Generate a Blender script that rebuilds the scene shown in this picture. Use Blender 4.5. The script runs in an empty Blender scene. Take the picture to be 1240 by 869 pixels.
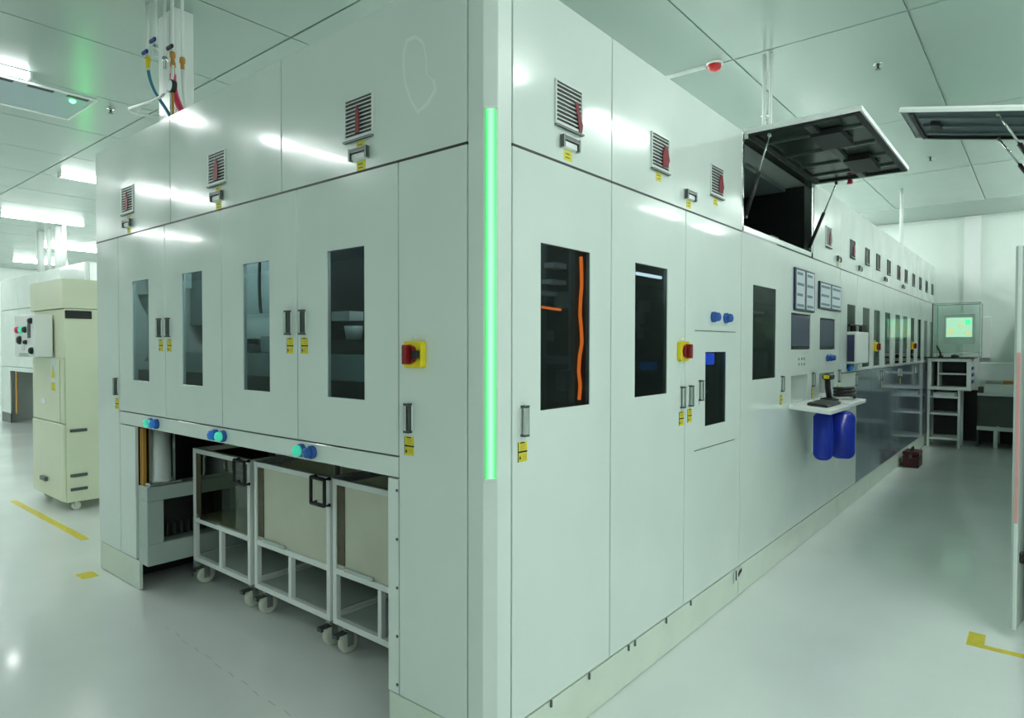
import bpy, bmesh, math, random
from mathutils import Matrix, Vector
random.seed(7)
S = bpy.context.scene
COL = S.collection

# ------------------------------------------------------------------ camera
F_PX, YAW, PITCH, ROLL = 786.8, math.radians(39.423), math.radians(1.14), math.radians(0.085)
CAM = Vector((1.453, -1.655, 1.55))
fw = Vector((-math.sin(YAW) * math.cos(PITCH), math.cos(YAW) * math.cos(PITCH), -math.sin(PITCH)))
rt = Vector((math.cos(YAW), math.sin(YAW), 0)); up = rt.cross(fw)
rt, up = rt * math.cos(ROLL) + up * math.sin(ROLL), up * math.cos(ROLL) - rt * math.sin(ROLL)
cd = bpy.data.cameras.new('camera'); cam = bpy.data.objects.new('camera', cd); COL.objects.link(cam)
cd.sensor_width = 36; cd.lens = 36 * F_PX / 1240; cd.clip_start = 0.02; cd.clip_end = 100
M = Matrix.Identity(4)
for i in range(3):
    M[i][0], M[i][1], M[i][2], M[i][3] = rt[i], up[i], -fw[i], CAM[i]
cam.matrix_world = M
S.camera = cam

# ------------------------------------------------------------------ world, exposure
w = bpy.data.worlds.new('world'); S.world = w; w.use_nodes = True
w.node_tree.nodes['Background'].inputs[0].default_value = (.85, 1, .94, 1)
w.node_tree.nodes['Background'].inputs[1].default_value = 0.3
S.view_settings.view_transform = 'Standard'; S.view_settings.look = 'None'
S.view_settings.gamma = 1; S.view_settings.use_curve_mapping = False
S.view_settings.exposure = 0.75
LAMP_POWER = 26.0            # emission of the ceiling lamps' diffusers
CEIL = 3.70
S.cycles.max_bounces = 8; S.cycles.diffuse_bounces = 5; S.cycles.glossy_bounces = 4
S.cycles.transparent_max_bounces = 12; S.cycles.caustics_reflective = False; S.cycles.caustics_refractive = False
S.cycles.sample_clamp_indirect = 4.0

# ------------------------------------------------------------------ materials
MATS = {}
def nodes(name):
    m = bpy.data.materials.new(name); m.use_nodes = True; MATS[name] = m
    return m, m.node_tree.nodes, m.node_tree.links, m.node_tree.nodes['Principled BSDF']
def mat(name, col, rough=.5, metal=0, emit=None, es=0, bump=0, bscale=8, var=0, vscale=5, rvar=0, spec=.5, coat=0):
    m, N, L, b = nodes(name)
    b.inputs['Base Color'].default_value = (*col, 1); b.inputs['Roughness'].default_value = rough
    b.inputs['Metallic'].default_value = metal; b.inputs['Specular IOR Level'].default_value = spec
    b.inputs['Coat Weight'].default_value = coat; b.inputs['Coat Roughness'].default_value = .06
    if emit:
        b.inputs['Emission Color'].default_value = (*emit, 1); b.inputs['Emission Strength'].default_value = es
    if bump or var or rvar:
        g = N.new('ShaderNodeNewGeometry')
        if bump:
            n = N.new('ShaderNodeTexNoise'); n.inputs['Scale'].default_value = bscale; n.inputs['Detail'].default_value = 2
            L.new(g.outputs['Position'], n.inputs['Vector'])
            bp = N.new('ShaderNodeBump'); bp.inputs['Strength'].default_value = bump; bp.inputs['Distance'].default_value = .02
            L.new(n.outputs['Fac'], bp.inputs['Height']); L.new(bp.outputs['Normal'], b.inputs['Normal'])
        if var or rvar:
            n = N.new('ShaderNodeTexNoise'); n.inputs['Scale'].default_value = vscale; n.inputs['Detail'].default_value = 5
            L.new(g.outputs['Position'], n.inputs['Vector'])
        if var:
            mr = N.new('ShaderNodeMapRange'); mr.inputs['From Min'].default_value = .3; mr.inputs['From Max'].default_value = .7
            mr.inputs['To Min'].default_value = 1 - var; mr.inputs['To Max'].default_value = 1 + var
            L.new(n.outputs['Fac'], mr.inputs['Value'])
            hs = N.new('ShaderNodeHueSaturation'); hs.inputs['Color'].default_value = (*col, 1)
            L.new(mr.outputs['Result'], hs.inputs['Value']); L.new(hs.outputs['Color'], b.inputs['Base Color'])
        if rvar:
            mr = N.new('ShaderNodeMapRange'); mr.inputs['From Min'].default_value = .35; mr.inputs['From Max'].default_value = .65
            mr.inputs['To Min'].default_value = max(.02, rough - rvar); mr.inputs['To Max'].default_value = rough + rvar
            L.new(n.outputs['Fac'], mr.inputs['Value']); L.new(mr.outputs['Result'], b.inputs['Roughness'])
    return m
def glassmat(name, tint, ior=1.5, rough=.02):
    m = bpy.data.materials.new(name); m.use_nodes = True; MATS[name] = m
    N, L = m.node_tree.nodes, m.node_tree.links; N.clear()
    o = N.new('ShaderNodeOutputMaterial'); t = N.new('ShaderNodeBsdfTransparent'); t.inputs[0].default_value = (*tint, 1)
    g = N.new('ShaderNodeBsdfGlossy'); g.inputs['Roughness'].default_value = rough; g.inputs[0].default_value = (.9, 1, .96, 1)
    f = N.new('ShaderNodeFresnel'); f.inputs[0].default_value = ior
    ge = N.new('ShaderNodeNewGeometry'); iv = N.new('ShaderNodeMath'); iv.operation = 'SUBTRACT'; iv.inputs[0].default_value = 1
    L.new(ge.outputs['Backfacing'], iv.inputs[1]); mu = N.new('ShaderNodeMath'); mu.operation = 'MULTIPLY'
    L.new(f.outputs[0], mu.inputs[0]); L.new(iv.outputs[0], mu.inputs[1])
    x = N.new('ShaderNodeMixShader'); L.new(mu.outputs[0], x.inputs[0]); L.new(t.outputs[0], x.inputs[1]); L.new(g.outputs[0], x.inputs[2])
    L.new(x.outputs[0], o.inputs[0])
    return m
# painted sheet metal of the machines, a little wavy
mat('panel', (.74, .82, .78), .15, bump=.06, bscale=2.2, var=.02, vscale=3, rvar=.06, coat=.25)
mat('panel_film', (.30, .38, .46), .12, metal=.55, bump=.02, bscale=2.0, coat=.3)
mat('panel_far', (.76, .83, .80), .13, bump=.02, bscale=2.0, rvar=.04, vscale=4, coat=.4)
mat('post', (.74, .82, .775), .3, var=.02)
mat('kick', (.70, .78, .68), .35, var=.04, vscale=4)
mat('floor', (.78, .825, .81), .18, bump=.006, bscale=2, var=.04, vscale=1.2, rvar=.02, coat=.25)
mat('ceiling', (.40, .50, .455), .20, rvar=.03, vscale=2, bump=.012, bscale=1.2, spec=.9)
mat('ceiling_back', (.48, .56, .52), .6)
mat('wall', (.76, .84, .79), .35, var=.015)
mat('white', (.84, .88, .86), .35)
mat('white_metal', (.72, .78, .75), .3)
mat('grey_metal', (.42, .50, .47), .35, var=.05)
mat('steel', (.62, .66, .64), .25, metal=1)
mat('dark_steel', (.10, .12, .115), .35, metal=.6)
mat('black', (.012, .013, .014), .45)
mat('black_gloss', (.010, .014, .014), .12)
mat('interior', (.016, .02, .021), .4)
mat('hatch_dark', (.045, .062, .056), .22)
mat('hatch_rib', (.09, .12, .11), .3)
mat('hatch_blue', (.11, .155, .165), .25)
mat('interior_mid', (.30, .37, .36), .4)
mat('interior_grey', (.20, .26, .25), .45)
mat('interior_white', (.72, .80, .77), .4)
mat('interior_blue', (.03, .05, .22), .4)
mat('yellow', (.72, .66, .02), .45, var=.05, vscale=40)
mat('yellow_tape', (.75, .62, .03), .4, var=.1, vscale=30)
mat('signal_yellow', (.85, .68, .01), .35)
mat('red', (.45, .01, .015), .4)
mat('knob_red', (.22, .006, .008), .35)
mat('bright_red', (.60, .015, .02), .35)
mat('dark_red', (.06, .006, .009), .3)
mat('ribbon', (.22, .004, .014), .5)
mat('smudge', (.78, .845, .81), .38)
mat('pink', (.75, .05, .14), .4)
mat('pink_reflection', (.75, .36, .34), .4)
mat('diffuser_grey', (.40, .52, .56), .3)
mat('bench_dark', (.06, .075, .07), .35)
mat('orange', (.8, .22, .02), .35, emit=(1, .18, .02), es=2.4)
mat('amber', (.55, .27, .04), .4)
mat('blue', (.02, .10, .40), .2)
mat('blue_lit', (.02, .16, .55), .2, emit=(.02, .2, .7), es=.12)
mat('green_lit', (.05, .5, .4), .2, emit=(.05, .6, .35), es=.35)
mat('hose_blue', (.05, .22, .32), .35)
mat('navy', (.008, .02, .22), .25)
mat('frame_navy', (.02, .03, .075), .3)
mat('blue_pad', (.008, .03, .42), .22)
mat('cream', (.72, .77, .58), .35, var=.02)
mat('cream_dark', (.50, .58, .36), .4, var=.02)
mat('wheel', (.74, .76, .66), .4)
mat('stain_steel', (.60, .61, .50), .36, metal=.25, var=.05, vscale=5)
mat('brown', (.10, .085, .05), .5, var=.2, vscale=20)
mat('paper', (.72, .80, .84), .5)
mat('ink', (.20, .30, .36), .6)
mat('screen_dark', (.03, .035, .09), .1)
m_, N_, L_, b_ = nodes('led_edge')                     # tube light: pale in the middle, saturated at its edges
tc = N_.new('ShaderNodeTexCoord'); sx = N_.new('ShaderNodeSeparateXYZ'); ab = N_.new('ShaderNodeMath'); ab.operation = 'ABSOLUTE'
L_.new(tc.outputs['Object'], sx.inputs[0]); L_.new(sx.outputs['X'], ab.inputs[0])
cr = N_.new('ShaderNodeMapRange'); cr.inputs['From Max'].default_value = .020; cr.interpolation_type = 'SMOOTHSTEP'
L_.new(ab.outputs[0], cr.inputs['Value']); mx = N_.new('ShaderNodeMix'); mx.data_type = 'RGBA'
mx.inputs['A'].default_value = (.28, .66, .40, 1); mx.inputs['B'].default_value = (.012, .40, .06, 1)
L_.new(cr.outputs['Result'], mx.inputs['Factor']); L_.new(mx.outputs['Result'], b_.inputs['Emission Color'])
b_.inputs['Emission Strength'].default_value = 1.0; b_.inputs['Base Color'].default_value = (.1, .5, .2, 1); b_.inputs['Roughness'].default_value = .4
mat('led_far', (.1, .6, .2), .4, emit=(.04, 1, .15), es=7)
mat('lamp', (1, 1, 1), .4, emit=(.95, 1.0, .975), es=LAMP_POWER)
mat('inner_fill', (1, 1, 1), .4, emit=(.88, 1.0, .97), es=16)
mat('side_lamp_or_fill', (1, 1, 1), .4, emit=(.85, .97, 1.0), es=3.0)
mat('blue_lamp', (.1, .2, 1), .4, emit=(.03, .12, 1), es=1.6)
mat('screen_ui', (.5, .7, .5), .3, emit=(.62, .95, .70), es=.45)
mat('ui_green', (.1, .7, .3), .3, emit=(.08, .9, .35), es=.8)
mat('ui_amber', (.6, .6, .3), .3, emit=(.75, .70, .30), es=.6)
mat('green_dot', (.1, .8, .3), .3, emit=(.1, 1, .3), es=3)
glassmat('glass', (.62, .70, .72), 1.28)
glassmat('glass_dark', (.34, .38, .40), 1.22)
glassmat('glass_clear', (.86, .93, .90))
glassmat('acrylic', (.72, .74, .62), 1.6)

# ------------------------------------------------------------------ mesh helpers
def T(x, y, z): return Matrix.Translation((x, y, z))
def RZ(a): return Matrix.Rotation(a, 4, 'Z')
def RX(a): return Matrix.Rotation(a, 4, 'X')
def RY(a): return Matrix.Rotation(a, 4, 'Y')
def box(bm, x0, x1, y0, y1, z0, z1, mi=0):
    v = [bm.verts.new(p) for p in ((x0,y0,z0),(x1,y0,z0),(x1,y1,z0),(x0,y1,z0),(x0,y0,z1),(x1,y0,z1),(x1,y1,z1),(x0,y1,z1))]
    for q in ((3,2,1,0),(4,5,6,7),(0,1,5,4),(1,2,6,5),(2,3,7,6),(3,0,4,7)):
        bm.faces.new([v[i] for i in q]).material_index = mi
    return v
def ring(bm, c, ax, r, seg, start=None):
    ax = Vector(ax).normalized()
    a = start or (Vector((0,0,1)) if abs(ax.z) < .9 else Vector((1,0,0)))
    u = ax.cross(a).normalized(); v = ax.cross(u)
    return [bm.verts.new(Vector(c) + (u*math.cos(2*math.pi*i/seg) + v*math.sin(2*math.pi*i/seg))*r) for i in range(seg)]
def bridge(bm, a, b, mi, smooth=True):
    n = len(a)
    for i in range(n):
        f = bm.faces.new((a[i], a[(i+1)%n], b[(i+1)%n], b[i])); f.material_index = mi; f.smooth = smooth
def rev(bm, c, ax, prof, seg=16, mi=0):
    """surface of revolution: prof = [(distance along axis, radius)]"""
    ax = Vector(ax).normalized(); prev = None
    for k, (d, r) in enumerate(prof):
        rg = ring(bm, Vector(c) + ax*d, ax, max(r, 1e-4), seg)
        if prev: bridge(bm, prev, rg, mi)
        else: bm.faces.new(rg[::-1]).material_index = mi
        prev = rg
    bm.faces.new(prev).material_index = mi
def cyl(bm, c, ax, r, h, seg=14, mi=0): rev(bm, c, ax, [(0, r), (h, r)], seg, mi)
def tube(bm, pts, r, seg=8, mi=0):
    pts = [Vector(p) for p in pts]; prev = None; st = None
    for i, p in enumerate(pts):
        d = (pts[min(i+1, len(pts)-1)] - pts[max(i-1, 0)]).normalized()
        if st is None or abs(st.dot(d)) > .95: st = Vector((0,0,1)) if abs(d.z) < .8 else Vector((1,0,0))
        rg = ring(bm, p, d, r, seg, st)
        if prev: bridge(bm, prev, rg, mi)
        else: bm.faces.new(rg[::-1]).material_index = mi
        prev = rg
    bm.faces.new(prev).material_index = mi
def bez(p0, p1, p2, p3, n=12):
    p0, p1, p2, p3 = map(Vector, (p0, p1, p2, p3)); o = []
    for i in range(n + 1):
        t = i / n; o.append(p0*(1-t)**3 + p1*3*t*(1-t)**2 + p2*3*t*t*(1-t) + p3*t**3)
    return o
def poly(bm, pts, z0, z1, mi=0):
    a = [bm.verts.new((x, y, z0)) for x, y in pts]; b = [bm.verts.new((x, y, z1)) for x, y in pts]
    bm.faces.new(a[::-1]).material_index = mi; bm.faces.new(b).material_index = mi
    n = len(a)
    for i in range(n): bm.faces.new((a[i], a[(i+1)%n], b[(i+1)%n], b[i])).material_index = mi
def rrect(x0, x1, y0, y1, r, n=4):
    o = []
    for cx, cy, a0 in ((x1-r, y1-r, 0), (x0+r, y1-r, 90), (x0+r, y0+r, 180), (x1-r, y0+r, 270)):
        for k in range(n + 1):
            a = math.radians(a0 + 90*k/n); o.append((cx + r*math.cos(a), cy + r*math.sin(a)))
    return o
def soften(bm, off=.0015, seg=1):
    e = [x for x in bm.edges if len(x.link_faces) == 2 and x.calc_face_angle(0) > .6]
    if e: bmesh.ops.bevel(bm, geom=e, offset=off, segments=seg, affect='EDGES', clamp_overlap=True)
def mesh(bm, name='m', bev=0, seg=1):
    bmesh.ops.recalc_face_normals(bm, faces=bm.faces)
    if bev: soften(bm, bev, seg)
    me = bpy.data.meshes.new(name); bm.to_mesh(me); bm.free(); return me
def B(): return bmesh.new()
def bxm(x0, x1, y0, y1, z0, z1, bev=0, name='m'):
    b = B(); box(b, x0, x1, y0, y1, z0, z1); return mesh(b, name, bev)
def plate(w, h, t, holes=(), bev=.0015):
    """sheet centred on the origin, front at z=0, with rectangular holes (x0,x1,y0,y1)"""
    xs = sorted({-w/2, w/2, *[q for o in holes for q in o[:2]]}); ys = sorted({-h/2, h/2, *[q for o in holes for q in o[2:]]})
    b = B(); vf = {}; vb = {}
    def hole(i, j):
        if not (0 <= i < len(xs)-1 and 0 <= j < len(ys)-1): return True
        cx, cy = (xs[i]+xs[i+1])/2, (ys[j]+ys[j+1])/2
        return any(o[0] < cx < o[1] and o[2] < cy < o[3] for o in holes)
    def V(d, i, j, z):
        if (i, j) not in d: d[i, j] = b.verts.new((xs[i], ys[j], z))
        return d[i, j]
    for i in range(len(xs)-1):
        for j in range(len(ys)-1):
            if hole(i, j): continue
            q = ((i, j), (i+1, j), (i+1, j+1), (i, j+1))
            b.faces.new([V(vf, *k, 0) for k in q]); b.faces.new([V(vb, *k, -t) for k in q[::-1]])
            for k, (di, dj) in enumerate(((0, -1), (1, 0), (0, 1), (-1, 0))):
                if hole(i+di, j+dj):
                    a, c = q[k], q[(k+1) % 4]
                    b.faces.new((V(vf, *c, 0), V(vf, *a, 0), V(vb, *a, -t), V(vb, *c, -t)))
    return mesh(b, 'sheet', bev)

# ------------------------------------------------------------------ object helpers
WM = {}
def add(name, me, mats, parent=None, M=None, label=None, cat=None, group=None, kind=None):
    """link one object; M is its world matrix"""
    o = bpy.data.objects.new(name, me); COL.objects.link(o)
    M = M if M is not None else (WM[parent.name].copy() if parent else Matrix.Identity(4))
    WM[o.name] = M
    if me is not None and mats is not None and len(me.materials) == 0:
        for k in ([mats] if isinstance(mats, str) else mats): me.materials.append(MATS[k])
    if parent:
        o.parent = parent; o.matrix_local = WM[parent.name].inverted() @ M
    else: o.matrix_world = M
    if label: o['label'] = label
    if cat: o['category'] = cat
    if group: o['group'] = group
    if kind: o['kind'] = kind
    return o
def thing(name, label, cat, M=None, group=None): return add(name, None, None, None, M or Matrix.Identity(4), label, cat, group)
# frames of the two machine fronts: local x to the right, y up, z out of the face
def FL(u, v, d=0): return Matrix(((1,0,0,u),(0,0,-1,-d),(0,1,0,v),(0,0,0,1)))
def FR(u, v, d=0): return Matrix(((0,0,1,d),(1,0,0,u),(0,1,0,v),(0,0,0,1)))

# ------------------------------------------------------------------ the room
X0, X1, Y0, Y1 = -21.0, 6.0, -8.4, 11.5
fl = add('floor', bxm(X0, X1, Y0, Y1, -.1, 0), 'floor', kind='structure')
ce = add('ceiling', bxm(X0, X1, Y0, Y1, CEIL + .012, CEIL + .1), 'ceiling_back', kind='structure')
px, py = 1.13, 2.30
pm = bxm(-px/2 + .006, px/2 - .006, -py/2 + .008, py/2 - .008, 0, .012)
gx = [-.39 + px * (i + .5) for i in range(-18, 6)]; gy = [.90 + py * (j + .5) for j in range(-4, 5)]
for x in gx:
    for y in gy:
        if x - px/2 > X0 - .6 and x + px/2 < X1 + .6 and y + py/2 < Y1 + .6:
            add('ceiling_panel', pm, 'ceiling', ce, T(x, y, CEIL))
add('wall_back', bxm(X0, X1, Y1, Y1 + .1, 0, CEIL + .1), 'wall', kind='structure')
add('wall_front', bxm(X0, X1, Y0 - .1, Y0, 0, CEIL + .1), 'wall', kind='structure')
add('wall_left', bxm(X0 - .1, X0, Y0, Y1, 0, CEIL + .1), 'wall', kind='structure')
add('wall_right', bxm(X1, X1 + .1, Y0, Y1, 0, CEIL + .1), 'wall', kind='structure')
wb = bpy.data.objects['wall_back']
add('trim_1', bxm(.38, .60, Y1 - .06, Y1, 0, CEIL), 'white', kind='structure')
cove = B(); box(cove, -1.6, X1, Y1 - .02, Y1, CEIL - .03, CEIL - .002); add('trim_2', mesh(cove), 'white_metal', kind='structure')

# ceiling lamps: a pan, a bulging diffuser, two end caps
def lamp_meshes():
    d = B(); n = 8; sec = []
    for i in range(n + 1):
        a = math.pi * i / n; sec.append((-.052*math.cos(a), -.010 - .038*math.sin(a)))
    rows = [[d.verts.new((x, y, z)) for x, z in sec] for y in (-.58, .58)]
    for i in range(n): d.faces.new((rows[0][i], rows[0][i+1], rows[1][i+1], rows[1][i])).smooth = True
    d.faces.new(rows[0]); d.faces.new(rows[1][::-1]); d.faces.new((rows[0][0], rows[1][0], rows[1][-1], rows[0][-1]))
    p = bxm(-.06, .06, -.60, .60, -.010, 0, .002)
    c = B(); box(c, -.055, .055, -.01, .01, -.052, -.010); c = mesh(c, 'cap', .004)
    return mesh(d, 'diffuser'), p, c
LD, LP, LC = lamp_meshes()
def ceiling_lamp(x, y, label, group='ceiling lamps'):
    o = thing('ceiling_lamp', label, 'lamp', T(x, y, CEIL), group)
    add('lamp_pan', LP, 'white', o); add('diffuser', LD, 'lamp', o)
    for s in (-1, 1): add('end_cap', LC, 'white', o, T(x, y + s*.591, CEIL))
def pix(x, y, z):
    d = Vector((x, y, z)) - CAM; q = d.dot(fw); return (620 + F_PX*d.dot(rt)/q, 434.5 - F_PX*d.dot(up)/q) if q > .1 else (-1e4, -1e4)
OUT = 'unseen linear ceiling lamp, some reflected in the panels, others added for light'
LAMPS = {(-4.8, -.67): 'glowing linear ceiling lamp at the upper left corner, nearest of the hall lamps',
         (-8.1, 1.65): 'glowing linear ceiling lamp just above the left end of the tall grey machine',
         (-11.75, 1.85): 'long glowing ceiling lamp above the white pipes in the hall'}
for row, ys in ((-4.8, [-.67 - 1.8*k for k in range(0, 2)]), (-8.1, [1.65 - 2.05*k for k in range(-2, 3)]),
                (-11.75, [1.85 - 1.9*k for k in range(-3, 4)]), (-15.2, [3.3 - 2.0*k for k in range(-3, 4)]), (-18.6, [3.6 - 2.0*k for k in range(-3, 4)]),
                (1.83, [3.93 + 2.07*k for k in range(-1, 4)]), (4.9, [3.93 + 2.07*k for k in range(-3, 3)]), (1.83, [-4.3]), (3.4, [-1.9, .2, 7.9, 9.7]), (-1.6, [-4.4]), (-1.3, [3.3, 5.1, 6.9, 8.7, 10.4]), (-2.6, [2.4, 4.2, 6.0, 7.8, 9.6])):  # last rows mostly added, unseen, to brighten ceiling and machine faces
    for y in ys:
        lb = LAMPS.get((row, y))
        if lb: ceiling_lamp(row, y, lb)
        elif 25 < pix(row, y - .6, 3.66)[0] < 112 and row < -8: ceiling_lamp(row, y, 'distant linear ceiling lamp glowing above the cream cabinet', 'distant hall lamps')
        else: ceiling_lamp(row, y, OUT, 'lamps outside the picture')

# ------------------------------------------------------------------ shared small hardware (face coordinates)
def m_handle():
    b = B()
    for s in (-1, 1): box(b, -.013, .013, s*.052 - .004, s*.052 + .004, 0, .022, 1)
    box(b, -.013, .006, -.047, .047, .012, .024, 0); box(b, .009, .014, -.047, .047, 0, .020, 1)  # thin dark strip at the right paints the grip's shadow
    box(b, -.015, .015, -.047, .047, 0, .004, 2)
    return mesh(b, 'handle')
HANDLE = m_handle()
def handle(parent, M): return add('handle', HANDLE, ['steel', 'dark_steel', 'white'], parent, M)
def m_label():
    b = B()
    box(b, -.026, .026, .002, .036, 0, .0015, 0); box(b, -.025, .025, -.036, -.002, 0, .0015, 0)
    box(b, -.014, .012, .030, .0345, .0015, .002, 1)
    for y, x1 in ((.022, .020), (.016, .017), (.010, .021)): box(b, -.012, x1, y, y + .0022, .0015, .002, 2)
    box(b, -.026, .026, -.003, .003, 0, .0020, 1)
    v = [b.verts.new(p) for p in ((-.022, -.026, .002), (-.008, -.026, .002), (-.015, -.010, .002))]; b.faces.new(v).material_index = 1
    for y in (-.014, -.020, -.026): box(b, -.003, .020, y, y + .002, .0015, .002, 2)
    for s in (-1, 1): box(b, -.0265, -.0245, min(s*.003, s*.036), max(s*.003, s*.036), 0, .002, 1)
    return mesh(b, 'label')
LABEL = m_label()
def label(parent, M): return add('warning_label', LABEL, ['yellow', 'black', 'amber'], parent, M, label='yellow warning label')
def m_uhandle():
    b = B()
    box(b, -.056, .056, -.026, .026, 0, .006, 0); box(b, -.050, .050, .004, .020, .004, .022, 1); box(b, -.046, .046, -.022, 0, .006, .014, 0)
    for s in (-1, 1): box(b, s*.052 - .004, s*.052 + .004, -.028, .022, 0, .024, 1)
    return mesh(b, 'latch', .001)
UHANDLE = m_uhandle()
def m_ulabel():
    b = B(); box(b, -.027, .027, -.019, .019, 0, .0015, 0)
    for y in (-.010, .004): box(b, -.018, .012, y, y + .004, .0015, .002, 1)
    return mesh(b, 'label')
ULABEL = m_ulabel()
def upper_latch(parent, FN, u, v, lab=True, d=0):
    add('latch_handle', UHANDLE, ['white', 'dark_steel'], parent, FN(u, v, d))
    if lab: add('warning_label', ULABEL, ['yellow', 'brown'], parent, FN(u, v - .048, d), label='yellow warning label')
# louvred fan vent
SLAT = bxm(-.084, .084, -.0020, .0020, 0, .004)
def m_vframe():
    b = B()
    for x0, x1, y0, y1 in ((-.093, -.085, -.085, .085), (.085, .093, -.085, .085), (-.085, .085, .079, .085), (-.085, .085, -.085, -.070)):
        box(b, x0, x1, y0, y1, 0, .008, 0)
    box(b, -.093, .093, -.092, -.085, 0, .016, 1)
    return mesh(b, 'vent_frame', .001)
VFR = m_vframe(); VFR2 = m_vframe(); VBK = bxm(-.085, .085, -.070, .079, .0005, .002)
def m_ribbon(kind):
    b = B()
    if kind == 0: pts = [(-.013, -.066), (.014, -.060), (.012, .010), (.002, .048), (-.006, .046), (-.010, .0)]
    elif kind == 1: pts = [(.030, .030), (.050, .032), (.075, -.030), (.086, -.052), (.080, -.082), (.062, -.080), (.050, -.030)]
    elif kind == 2: pts = [(.010, -.060), (.066, -.056), (.084, -.020), (.062, .040), (.034, .044), (.012, .0)]
    else: pts = [(-.020, -.066), (.022, -.062), (.026, -.010), (.006, .052), (-.006, .040), (-.024, -.020)]
    poly(b, pts, .010, .0125)
    return mesh(b, 'ribbon')
RIB = [m_ribbon(k) for k in range(4)]
def vent(parent, FN, u, v, rib=0, slats=True, sx=1, ylab=True, d=0):
    f = add('vent', VFR, ['white_metal', 'dark_steel'], parent, FN(u, v, d)) if slats else add('vent', VFR2, ['dark_steel', 'dark_steel'], parent, FN(u, v, d))
    add('vent_backing', VBK, 'black', f)
    n = 9
    for k in range(n):
        y = -.058 + .0158*k
        if slats: add('slat', SLAT, 'white_metal', f, FN(u, v + y, d + .003))
    if rib is not None: add('ribbon', RIB[rib], 'ribbon', f, label='dark red ribbon')
    if ylab:
        b = add('warning_label', ULABEL, ['yellow', 'brown'], f, FN(u + (.01 if rib in (0, 3) else -.01), v - .116, d)); b['label'] = 'small yellow label'
    return f
# rotary isolator switch on a yellow box
def m_switch():
    b = B(); poly(b, rrect(-.050, .050, -.050, .050, .012), 0, .026); return mesh(b, 'switch_box', .003)
SWB = m_switch()
def m_knob():
    b = B(); rev(b, (-.006, 0, .026), (0, 0, 1), [(0, .038), (.012, .038), (.016, .034)], 8)
    box(b, -.018, .006, -.036, .036, .040, .062); return mesh(b, 'knob', .003)
KNOB = m_knob(); LOCK = bxm(.012, .044, -.016, .016, .026, .044, .002)
TAG = bxm(-.022, .022, -.007, .007, 0, .002)
def rotary_switch(parent, FN, u, v, d=0):
    s = add('rotary_switch', SWB, 'signal_yellow', parent, FN(u, v, d), label='yellow and red rotary main switch')
    add('switch_knob', KNOB, 'knob_red', s); add('lock_plate', LOCK, 'black', s); add('name_tag', TAG, 'white', s, FN(u + .01, v + .062, d))
# push buttons
def m_btn():
    b = B(); rev(b, (0, 0, 0), (0, 0, 1), [(0, .030), (.016, .030), (.020, .026)], 18, 0); return mesh(b, 'button_bezel')
BEZ = m_btn()
def m_cap():
    b = B(); rev(b, (0, 0, .018), (0, 0, 1), [(0, .025), (.016, .025), (.024, .021), (.028, .012), (.029, .002)], 18); return mesh(b, 'cap')
CAPS = {k: m_cap() for k in ('green_lit', 'blue_lit', 'blue')}
def button(parent, FN, u, v, m, d=0):
    o = add('push_button', BEZ, 'blue', parent, FN(u, v, d)); add('button_cap', CAPS[m], m, o)
SCREW = B(); rev(SCREW, (0, 0, 0), (0, 0, 1), [(0, .006), (.003, .006), (.004, .004)], 10); SCREW = mesh(SCREW, 'screw')

G = .007   # gap between panels
def panel(root, FN, u0, u1, v0, v1, name='panel', holes=(), m='panel', t=.02, d=0):
    cu, cv = (u0+u1)/2, (v0+v1)/2
    hs = [(a-cu, b-cu, c-cv, e-cv) for a, b, c, e in holes]
    return add(name, plate(u1-u0-G, v1-v0-G, t, hs), m, root, FN(cu, cv, d))
def pane(parent, FN, u0, u1, v0, v1, m='glass', d=-.004):
    b = B(); poly(b, rrect(-(u1-u0)/2, (u1-u0)/2, -(v1-v0)/2, (v1-v0)/2, .004), -.004, 0)
    return add('window_pane', mesh(b), m, parent, FN((u0+u1)/2, (v0+v1)/2, d))
ZS, ZT, ZK, ZB = 2.256, 2.872, .19, 1.122     # door tops, machine top, kick line, front door bottoms

# ------------------------------------------------------------------ the corner machine (front face on Y=0, side face on X=0)
cm = thing('assembly_machine', 'pale grey corner machine with green light strip, windowed doors and open cart bay', 'machine')
# upper fan panels, front
U = [-3.63, -2.46, -1.289, -.109]; VU = [-3.072, -1.897, -.711]
for k in range(3):
    p = panel(cm, FL, U[k], U[k+1], ZS, ZT, 'upper_panel')
    vent(cm, FL, VU[k], 2.474, 0 if k == 2 else 3)
    upper_latch(p, FL, VU[k] + .012, 2.327)
add('joint_strip', bxm(-1.757, 1.757, -.0045, .0045, -.012, .0012), 'black', cm, FL(-1.868, ZS)); add('joint_strip', bxm(-1.108, 1.108, -.0045, .0045, -.012, .0012), 'black', cm, FR(1.221, ZS))
SM = [(492,47),(503,42),(513,50),(517,70),(517,90),(527,98),(529,110),(518,128),(506,138),(497,124),(490,104),(487,80),(488,60)]
def face_pt(u, v):
    d = fw + rt*(u - 620)/F_PX + up*(434.5 - v)/F_PX; t = -CAM.y/d.y; return CAM + d*t
pts = [face_pt(*q) for q in SM]; b = B(); n = len(pts); c0 = sum((p.x for p in pts))/n, sum((p.z for p in pts))/n
A_ = [b.verts.new((p.x, -.0004, p.z)) for p in pts]; B_ = [b.verts.new((p.x + (c0[0]-p.x)*.16, -.0004, p.z + (c0[1]-p.z)*.10)) for p in pts]
for i in range(n): b.faces.new((A_[i], A_[(i+1)%n], B_[(i+1)%n], B_[i]))
add('smudge', mesh(b), 'smudge', cm, label='faint wiped smudge ring')
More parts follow.
